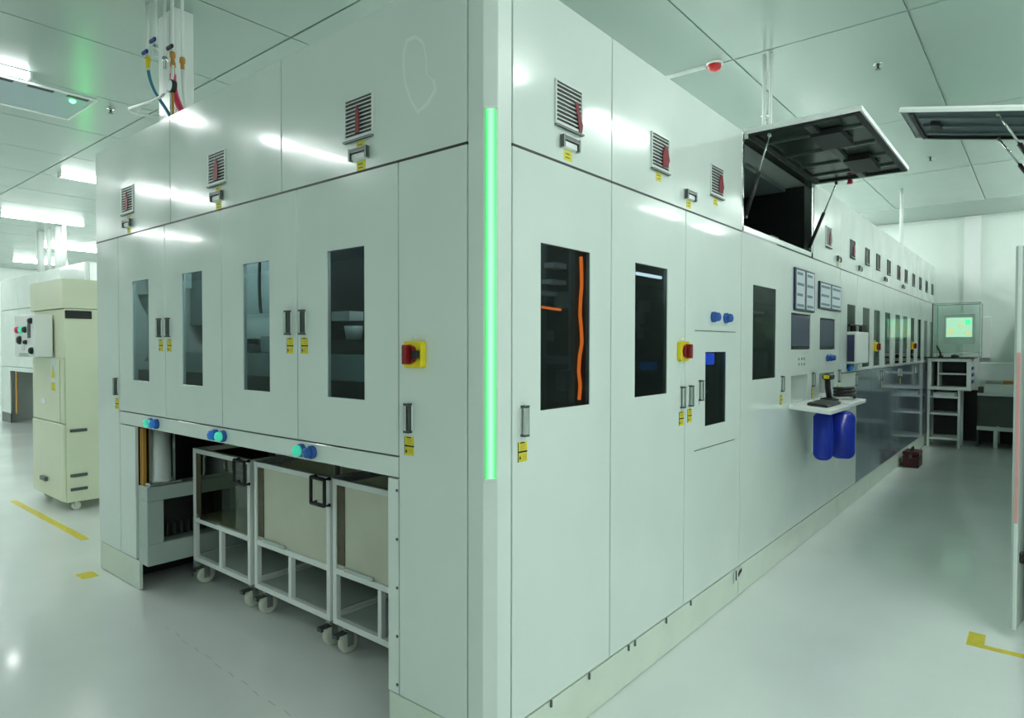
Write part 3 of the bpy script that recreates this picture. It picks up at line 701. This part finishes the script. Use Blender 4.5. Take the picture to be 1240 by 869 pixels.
# ------------------------------------------------------------------ machine across the aisle (mostly right of the picture)
m2 = thing('aisle_machine', 'machine at the right picture edge with a raised grey hatch and a slim open door', 'machine', T(1.45, 2.68, 0))
for y0, y1 in ((2.68, 4.2), (4.2, 5.7), (5.7, 7.2), (7.2, 8.7), (8.7, 11.3)):
    shell(m2, 1.45, 1.47, y0 + .004, y1 - .004, .12, 2.10, 'panel', 'front_panel'); shell(m2, 1.45, 1.47, y0 + .004, y1 - .004, 2.11, 2.80, 'panel', 'upper_panel')
shell(m2, 1.46, 2.70, 2.68, 2.70, 0, 2.80, 'panel', 'end_panel'); shell(m2, 1.46, 2.70, 11.28, 11.30, 0, 2.80, 'panel', 'end_panel')
shell(m2, 2.69, 2.71, 2.70, 11.28, 0, 2.80, 'panel', 'rear_panel'); shell(m2, 1.45, 2.71, 2.68, 11.30, 2.80, 2.82, 'panel', 'roof'); shell(m2, 1.46, 1.475, 2.70, 11.28, 0, .12, 'kick', 'kick_panel')
A2 = math.atan2(.135, .65); H2 = T(1.425, 2.69, 2.772) @ RY(A2)
h2 = add('hatch', bxm(-.665, 0, 0, .60, .012, .028, .002), 'white', m2, H2, label='raised hatch with grey underside')
add('inner_skin', bxm(-.655, -.01, .010, .590, .004, .012), 'hatch_blue', h2, H2)
for c in ((-.665, 0, 0, .008), (-.665, 0, .592, .60), (-.665, -.657, .008, .592)): add('hatch_lip', bxm(*c, -.002, .012), 'white_metal', h2, H2)
for c in ((-.615, -.595, .01, .59), (-.59, -.01, .565, .59)): add('gasket', bxm(*c, -.012, .004), 'black', h2, H2)
for y in (.12, .30, .46): add('cross_rib', bxm(-.58, -.02, y, y + .03, -.008, .004), 'hatch_blue', h2, H2)
add('fan_box', bxm(-.53, -.48, .22, .36, -.02, .004), 'black', h2, H2)
strut(m2, (1.44, 2.78, 2.42), (1.235, 2.75, 2.81)); strut(m2, (1.44, 3.24, 2.42), (1.215, 3.25, 2.80))
DL = T(1.453, 3.40, 0) @ RZ(math.atan2(-.74, -.115) + math.pi/2)
dl = add('door_leaf', bxm(-.012, .012, -.748, 0, .055, 2.08, .003), 'panel', m2, DL, label='slim door leaf standing ajar')
add('edge_seal', bxm(-.014, -.004, -.752, -.746, .06, 2.075), 'grey_metal', dl, DL); add('reflection_strip', bxm(-.003, .012, -.7505, -.748, .62, 1.52), 'pink_reflection', dl, DL) if 'pink_reflection' in MATS else None  # pink strip paints a reddish reflection onto the door edge
add('door_knob', bxm(.012, .040, -.70, -.66, .40, .46, .006), 'black', dl, DL)

# ------------------------------------------------------------------ end of the aisle: rack with hood, bench, boxes, toolbox
rk = thing('instrument_rack', 'white framed rack with glass hood and lit screen at the end of the aisle', 'rack', T(.03, 10.25, 0))
RO = (.03, 10.25)
def rp(name, x0, x1, y0, y1, z0, z1, m, par=None, bev=.004, lab=None): return add(name, bxm(x0, x1, y0, y1, z0, z1, bev), m, par or rk, T(RO[0], RO[1], 0), label=lab)
for x in (.0, .395):
    for y in (.0, .46): rp('leg', x, x + .035, y, y + .035, 0, .885, 'white_metal')
for z in (.12, .50, .76):
    rp('shelf', .035, .395, .0, .495, z, z + .03, 'white_metal')
for c in ((0, .56, 0, .5, .885, .935), (0, .56, 0, .5, 1.32, 1.37), (0, .05, 0, .5, .935, 1.32), (.50, .56, 0, .5, .935, 1.32)): rp('box_panel', *c, 'white_metal')
rp('box_back', .05, .50, .48, .495, .935, 1.32, 'black', bev=0); rp('box_divider', .13, .15, .02, .47, .935, 1.32, 'white_metal'); rp('box_shelf', .15, .50, .02, .47, 1.12, 1.14, 'white_metal')
for z in (1.00, 1.10, 1.20): rp('blue_plate', .56, .575, .02, .30, z, z + .05, 'navy')
rp('shade_sheet', .0, .43, .497, .505, .05, .885, 'black', bev=0); rp('worktop', -.01, .60, -.02, .52, 1.372, 1.390, 'black')  # lower black sheet paints the shade under the rack
fr = B()
for x in (.06, .64):
    for y in (.06, .50): box(fr, x, x + .016, y, y + .016, 1.39, 2.22)
for y in (.06, .50): box(fr, .06, .656, y, y + .016, 2.205, 2.222); box(fr, .06, .656, y, y + .016, 1.45, 1.462)
for x in (.06, .64): box(fr, x, x + .016, .076, .50, 2.205, 2.222)
rp('hood_post', .045, .060, .05, .10, 1.39, 2.22, 'dark_steel'); add('hood_frame', mesh(fr), 'steel', rk, T(RO[0], RO[1], 0))
for c in ((.076, .64, .066, .070, 1.462, 2.205), (.066, .070, .08, .50, 1.39, 2.205), (.646, .650, .08, .50, 1.39, 2.205)): rp('glass_panel', *c, 'glass_clear', bev=0)
mo = rp('monitor', .17, .58, .30, .34, 1.60, 2.06, 'white_metal', lab='pale monitor with lit green screen')
rp('screen', .205, .54, .296, .30, 1.70, 2.00, 'screen_ui', mo, 0)
rp('screen_field', .45, .52, .294, .296, 1.89, 1.97, 'ui_green', mo, 0); rp('screen_field', .23, .30, .294, .296, 1.75, 1.82, 'ui_amber', mo, 0); rp('screen_field', .36, .42, .294, .296, 1.86, 1.90, 'ui_amber', mo, 0); rp('screen_field', .46, .52, .294, .296, 1.73, 1.79, 'ui_amber', mo, 0)
rp('monitor_stand', .34, .40, .30, .40, 1.39, 1.60, 'white_metal')
o = thing('hand_tool', 'small black angled tool standing on the worktop of the far rack', 'tool', T(.20, 10.27, 1.390))
b = B(); rev(b, (0, 0, 0), (0, 0, 1), [(0, .035), (.02, .035), (.03, .02)], 12); add('tool_foot', mesh(b), 'black', o)
b = B(); tube(b, [(0, 0, .02), (-.02, 0, .10), (-.055, 0, .18)], .014, 8); add('tool_arm', mesh(b), 'black', o)
o = thing('black_puck', 'low black rounded device on the worktop of the far rack', 'device', T(.38, 10.28, 1.390))
b = B(); rev(b, (0, 0, 0), (0, 0, 1), [(0, .05), (.02, .055), (.035, .04)], 14); add('device_body', mesh(b), 'black', o); add('device_dial', bxm(-.012, .012, -.012, .012, .035, .045, .002), 'dark_steel', o)
o = thing('storage_tray', 'pale tray lying on the top shelf inside the far rack', 'tray', T(.245, 10.48, .79))
add('tray_base', bxm(-.14, .14, -.16, .16, 0, .006), 'paper', o)
for c in ((-.14, .14, -.16, -.154), (-.14, .14, .154, .16), (-.14, -.134, -.154, .154), (.134, .14, -.154, .154)): add('tray_wall', bxm(*c, .006, .055), 'paper', o)

be = thing('work_bench', 'dark fronted bench with pale rail standing right of the far rack', 'bench', T(.62, 10.62, 0))
def bp(name, x0, x1, y0, y1, z0, z1, m): add(name, bxm(x0 - .62, x1 - .62, y0 - 10.62, y1 - 10.62, z0, z1, .003), m, be)
bp('bench_top', .64, 1.43, 10.62, 11.35, .80, .84, 'white_metal'); bp('front_panel', .66, 1.42, 10.64, 10.66, .34, .80, 'bench_dark'); bp('bottom_rail', .64, 1.43, 10.62, 10.67, .27, .33, 'white_metal')
for x in (.85, 1.38): 
    for y in (10.62, 11.29): bp('leg', x, x + .05, y, y + .05, 0, .27 if y < 11 else .80, 'white_metal')
bp('side_panel', .64, .66, 10.67, 11.35, .0, .80, 'bench_dark'); bp('rear_panel', .10, 1.43, 11.36, 11.38, 0, .84, 'black')  # black rear sheet added to darken the space behind rack and bench
def carton(x0, x1, y0, y1, z0, z1, m, lab, cat='box', name='carton'):
    cx, cy = (x0+x1)/2, (y0+y1)/2; o = thing(name, lab, cat, T(cx, cy, z0)); w, d, h = (x1-x0)/2, (y1-y0)/2, z1-z0
    add('box_body', bxm(-w, w, -d, d, 0, h*.8, .004), m, o); add('lid', bxm(-w - .004, w + .004, -d - .004, d + .004, h*.8, h, .004), m, o)
carton(.72, 1.40, 10.66, 11.1, .84, .98, 'white', 'wide white flat carton lying on the far bench')
carton(.95, 1.35, 10.70, 11.1, .98, 1.03, 'amber', 'thin brown carton between the white boxes on the far bench')
carton(.66, 1.40, 10.72, 11.15, 1.03, 1.30, 'white', 'large white carton on top of the pile on the far bench')
carton(.65, .715, 10.64, 10.9, .84, .93, 'brown', 'small brown carton at the bench corner beside the rack')
wc = add('wall_cabinet', bxm(-.06, .06, -.05, .05, -.34, .34, .006), 'white', None, T(.70, 11.45, 1.70), 'narrow white upright cabinet on the back wall right of the glass hood', 'cabinet')
add('cabinet_door', bxm(-.054, .054, -.058, -.050, -.33, .33, .002), 'white', wc, T(.70, 11.45, 1.70))
tb = thing('toolbox', 'dark red toolbox on the floor against the machine row', 'toolbox', T(.13, 8.15, 0))
add('box_body', bxm(-.09, .09, -.16, .16, 0, .15, .008), 'dark_red', tb); add('lid', bxm(-.093, .093, -.163, .163, .152, .205, .012), 'dark_red', tb)
b = B(); tube(b, [(0, -.08, .20), (0, -.07, .245), (0, .07, .245), (0, .08, .20)], .009, 8); add('handle', mesh(b), 'black', tb)
add('latch', bxm(-.02, .02, -.170, -.16, .12, .17, .002), 'dark_steel', tb)

# ------------------------------------------------------------------ ceiling fittings
al = thing('ceiling_alarm', 'red dome alarm on the ceiling above the corner machine', 'alarm', T(-.52, 3.16, CEIL))
b = B(); rev(b, (0, 0, 0), (0, 0, -1), [(0, .062), (.014, .062), (.018, .055)], 20); add('base', mesh(b), 'white', al)
b = B(); rev(b, (0, 0, -.018), (0, 0, -1), [(0, .050), (.02, .049), (.038, .038), (.046, .015), (.047, .002)], 20); add('dome', mesh(b), 'bright_red', al)
co = add('ceiling_conduit', bxm(-.55, .55, -.014, .014, -.022, 0, .003), 'white', None, T(-1.14, 3.16, CEIL), 'white cable conduit running across the ceiling to the red alarm', 'conduit')
SPL = []
for x, y, lb in ((.435, 3.96, 'ceiling sprinkler right of the red alarm, above the open hatch'), (.41, 7.08, 'ceiling sprinkler beyond the open hatch, farther down the aisle'),
                 (-.60, 4.55, 'ceiling sprinkler just above the top edge of the machine side'), (-5.14, .62, 'ceiling sprinkler beside the green lit diffuser in the hall')):
    o = thing('sprinkler_head', lb, 'sprinkler', T(x, y, CEIL), 'ceiling sprinklers')
    if not SPL:
        b = B(); rev(b, (0, 0, 0), (0, 0, -1), [(0, .035), (.004, .034), (.008, .014)], 16); SPL.append(mesh(b))
        b = B(); rev(b, (0, 0, -.008), (0, 0, -1), [(0, .010), (.03, .008), (.034, .020), (.038, .020)], 12); SPL.append(mesh(b))
    add('escutcheon', SPL[0], 'steel', o); add('nozzle', SPL[1], 'dark_steel', o)
hp = thing('hanger_post', 'pair of slim white hanger rods from ceiling to machine roof near the hatch', 'post', T(-.15, 3.27, ZT - .004))
for x in (-.035, .012):
    b = B(); cyl(b, (x, 0, 0), (0, 0, 1), .013, CEIL - ZT + .004, 12); add('rod', mesh(b), 'white', hp)
add('rod_foot', bxm(-.07, .05, -.04, .04, 0, .008), 'steel', hp)
hp = thing('hanger_rod', 'single white hanger rod above the far cabinets in the aisle', 'post', T(-.10, 8.62, ZT - .004))
b = B(); cyl(b, (0, 0, 0), (0, 0, 1), .022, CEIL - ZT + .004, 12); add('rod', mesh(b), 'white', hp); add('rod_foot', bxm(-.05, .05, -.05, .05, 0, .008), 'steel', hp)
df = thing('air_diffuser', 'blue-grey ceiling diffuser with dark slots and green indicator in the hall', 'diffuser', T(-5.37, -.14, CEIL))
for c in ((-.38, .38, .59, .61), (-.38, .38, -.61, -.59), (.36, .38, -.59, .59), (-.38, -.36, -.59, .59)): add('frame_bar', bxm(*c, -.016, 0, .002), 'white', df)
add('face_plate', bxm(-.36, .36, -.59, .59, -.006, 0), 'diffuser_grey', df)
for y0, y1 in ((.40, .56), (.12, .30), (-.16, .02)): add('slot', bxm(.28, .33, y0, y1, -.010, -.006), 'black', df)
b = B(); rev(b, (.20, .47, -.006), (0, 0, -1), [(0, .026), (.012, .024), (.02, .012), (.022, .002)], 14); add('indicator', mesh(b), 'green_dot', df, label='small green indicator light')
pr_ = add('hanging_ribbon', bxm(-.006, .006, -.012, .012, -.15, 0), 'pink', None, T(-5.80, -.22, CEIL), 'thin pink ribbon hanging from the ceiling in the hall', 'ribbon')

# service drops above the machine's left end
sc_ = thing('service_column', 'white square service column rising from the machine roof beside the pipes', 'column', T(-2.98, .22, ZT - .004))
add('column_body', bxm(-.11, .13, -.02, .10, 0, CEIL - ZT + .004, .004), 'white', sc_); add('cover_strip', bxm(-.03, .07, -.026, -.02, .02, CEIL - ZT, .002), 'white_metal', sc_)
def drop(x, y, zb, lab, vm, hose=None, hm=None, hr=.013):
    o = thing('drop_pipe', lab, 'pipe', T(x, y, CEIL), 'service pipes above the machine')
    b = B(); cyl(b, (0, 0, zb - CEIL), (0, 0, 1), .010, CEIL - zb, 10); add('pipe', mesh(b), 'white', o)
    b = B(); rev(b, (0, 0, zb - CEIL + .01), (0, 0, -1), [(0, .014), (.012, .018), (.03, .018), (.034, .012), (.07, .012)], 8); v = add('fitting', mesh(b), vm[0], o)
    if vm[1]: add('valve_lever', bxm(-.012, .060, -.035, -.018, .012, .034, .004), vm[1], v, T(x, y, zb))
    if hose:
        b = B(); tube(b, hose, hr, 8); add('hose', mesh(b), hm, o, T(0, 0, 0))
zr = ZT
drop(-2.952, .08, 3.36, 'white drop pipe with navy valve, leftmost in front of the service column', ('signal_yellow', 'navy'), bez((-2.945, .08, 3.28), (-2.90, .08, 3.1), (-2.75, .1, 3.05), (-2.66, .12, zr), 14), 'hose_blue', .011)
drop(-2.835, .08, 3.40, 'white drop pipe with large navy lever, second from the left', ('steel', 'navy'))
drop(-2.752, .10, 3.31, 'white drop pipe with plain steel end, third from the left', ('steel', None))
drop(-2.690, .12, 3.27, 'slim drop pipe feeding the red hose', ('amber', None), bez((-2.69, .12, 3.20), (-2.66, .10, 3.1), (-2.60, .1, 3.0), (-2.50, .12, zr), 12), 'pink', .020)
drop(-2.622, .09, 3.30, 'drop pipe with big black knob and curved white hose', ('amber', 'black'), bez((-2.622, .09, 3.23), (-2.58, .08, 3.02), (-2.80, .06, 3.06), (-3.31, .10, 3.135), 16) + bez((-3.31, .10, 3.135), (-3.36, .11, 3.13), (-3.2, .12, 3.07), (-3.06, .19, 3.05), 8), 'white', .009)
drop(-2.515, .10, 3.24, 'rightmost drop pipe with gold fitting ending at the machine roof', ('amber', None), [(-2.515, .10, 3.18), (-2.50, .10, 3.05), (-2.46, .10, zr)], 'white', .011)
gz = thing('pressure_gauge', 'round white faced pressure gauge with black rim among the service pipes', 'gauge', T(-2.555, .05, 3.08))
b = B(); rev(b, (0, .02, 0), (0, -1, 0), [(0, .038), (.024, .038), (.027, .034)], 18); add('gauge_case', mesh(b), 'black', gz)
b = B(); rev(b, (0, -.007, 0), (0, -1, 0), [(0, .031), (.001, .031)], 18); add('dial', mesh(b), 'paper', gz); b = B(); cyl(b, (0, .01, -.25), (0, 0, 1), .008, .215, 8); add('gauge_stem', mesh(b), 'amber', gz)

# ------------------------------------------------------------------ hall on the left: cream cabinet, neighbour machine, pipes
CX, CY = -5.55, .36
cb = thing('control_cabinet', 'cream cabinet on casters with control box, beside the corner machine', 'cabinet', T(CX, CY, 0))
def cp(name, x0, x1, y0, y1, z0, z1, m, par=None, bev=.004, lab=None): return add(name, bxm(x0, x1, y0, y1, z0, z1, bev), m, par or cb, T(CX, CY, 0), label=lab)
cp('cabinet_body', -.95, 0, 0, .95, .085, 1.89, 'cream'); cp('hood', -.97, .0, -.02, .97, 1.895, 2.17, 'cream')
dr = cp('door', -.93, -.004, -.022, -.002, .095, .815, 'cream'); cp('panel', -.93, -.004, -.016, -.002, .825, 1.43, 'cream')
for z in (.755, .335, .205): cp('hinge', -.0, .014, .03, .17, z - .014, z + .014, 'dark_steel', dr)
cp('handle', -.62, -.46, -.05, -.022, .235, .275, 'dark_steel', dr); cp('black_plaque', .0, .008, .0, .22, 1.80, 1.875, 'black', lab='small black plaque')
kbx = cp('control_box', -.93, -.28, -.16, -.018, 1.44, 1.84, 'white', lab='pale control box with knobs and indicators')
for x, z, m, s in ((-.93, 1.70, 'pink', .035), (-.80, 1.70, 'green_lit', .035), (-.68, 1.70, 'black', .032), (-.50, 1.78, 'black', .030), (-.86, 1.60, 'black', .042), (-.66, 1.58, 'black', .022), (-.48, 1.50, 'black', .034)):
    x += .12; b = B(); rev(b, (x, -.16, z), (0, -1, 0), [(0, s), (.02, s*.9), (.03, s*.6)], 12); add('knob', mesh(b), m, kbx, T(CX, CY, 0))
for x0, x1, z0, z1, m in ((-.60, -.53, 1.62, 1.76, 'dark_steel'), (-.80, -.72, 1.50, 1.58, 'paper'), (-.88, -.60, 1.44, 1.475, 'grey_metal')): cp('meter', x0 + .12, x1 + .12, -.168, -.160, z0, z1, m, kbx, 0)
wl = cp('warning_label', -.34, -.20, -.020, -.016, 1.10, 1.42, 'paper', lab='white and yellow warning label')
cp('label_field', -.325, -.215, -.022, -.020, 1.12, 1.20, 'yellow', wl, 0)
b = B(); v = [b.verts.new(q) for q in ((-.325, -.0215, 1.24), (-.215, -.0215, 1.24), (-.27, -.0215, 1.38))]; b.faces.new(v); add('warning_triangle', mesh(b), 'yellow', wl, T(CX, CY, 0))
cp('seam_bar', -.10, -.088, -.020, -.016, .83, 1.42, 'cream_dark', bev=0); cp('round_plate', -.66, -.52, -.020, -.016, .98, 1.04, 'white')
for x in (-.06, -.86):
    for y in (.09, .86): caster(cb, T(CX + x, CY + y, -.0) @ Matrix.Scale(.72, 4, (0, 0, 1)) @ Matrix.Scale(.72, 4, (0, 1, 0)))
nm = thing('neighbour_machine', 'tall pale machine far left in the hall behind the cream cabinet', 'machine', T(-10.2, 2.0, 0))
def np_(name, x0, x1, y0, y1, z0, z1, m, bev=.003): return add(name, bxm(x0, x1, y0, y1, z0, z1, bev), m, nm)
for k in range(4):
    x1 = -.10 - 1.22*k; x0 = x1 - 1.21
    np_('upper_panel', x0, x1, 0, .02, 2.26, 2.87, 'panel'); np_('door', x0, x1, 0, .02, 1.13, 2.25, 'panel')
np_('side_panel', -5.0, -4.35, 0, .02, .19, 1.12, 'panel'); np_('kick_panel', -5.0, -4.35, .004, .02, 0, .185, 'dark_steel'); np_('header_panel', -4.34, -.10, 0, .02, 1.04, 1.12, 'panel')
np_('light_curtain', -4.20, -4.10, .05, .07, .2, 1.03, 'amber'); np_('bay_back', -4.34, -.10, .7, .72, 0, 1.03, 'interior'); np_('bay_ceiling', -4.99, -.05, .04, 2.3, 1.045, 1.06, 'interior')
np_('end_panel', -5.0, -4.98, .02, 2.3, 0, 2.86, 'panel'); np_('end_panel', -.02, 0, .04, 2.3, 0, 2.86, 'panel'); np_('roof', -5.0, 0, .02, 2.3, 2.85, 2.868, 'panel'); np_('corner_post', -.09, -.0, .0, .035, 0, 2.87, 'post')
NS = T(-10.2 + .004, 1.996, 1.725) @ RZ(math.radians(45))
add('light_strip', bxm(-.02, .02, -.006, 0, -.63, .63), 'led_far', nm, NS, label='glowing green light strip')
for k, (x, y) in enumerate(((-13.25, 2.2), (-12.75, 2.2), (-12.4, 2.25), (-12.1, 2.25))):
    o = thing('hall_pipe', ['tall white pipe above the far machine, leftmost of four', 'tall white pipe above the far machine, second of four', 'tall white pipe above the far machine, third of four', 'tall white pipe above the far machine, rightmost of four'][k], 'pipe', T(x, y, 2.868), 'white pipes in the hall')
    b = B(); cyl(b, (0, 0, 0), (0, 0, 1), .06 if k in (0, 2) else .035, CEIL - 2.868, 14); add('pipe', mesh(b), 'white', o); b = B(); cyl(b, (0, 0, 0), (0, 0, 1), .085, .02, 14); add('flange', mesh(b), 'steel', o)

# ------------------------------------------------------------------ floor markings
def tape(name, pts, lab):
    b = B()
    for x0, x1, y0, y1 in pts: box(b, x0, x1, y0, y1, 0, .0012)
    add(name, mesh(b), 'yellow_tape', None, T(0, 0, 0), lab, 'floor tape')
tape('floor_tape', [(-6.5, -4.45, .14, .20)], 'long yellow floor tape in front of the cream cabinet')
tape('floor_tape', [(-3.60, -3.45, -.16, -.06)], 'short yellow tape patch on the floor at the left end of the machine')
tape('floor_tape', [(1.15, 1.225, 2.44, 2.64), (1.225, 1.60, 2.44, 2.49)], 'yellow corner tape on the aisle floor at lower right')
for k in range(11):
    x = -2.25 + .125*k; add('scuff_mark', bxm(-.03, .03, -.002, .002, 0, .0006), 'grey_metal', fl, T(x, -.125 - .004*k + .006*math.sin(k*2.1), 0) @ RZ(random.uniform(-.15, .15)))
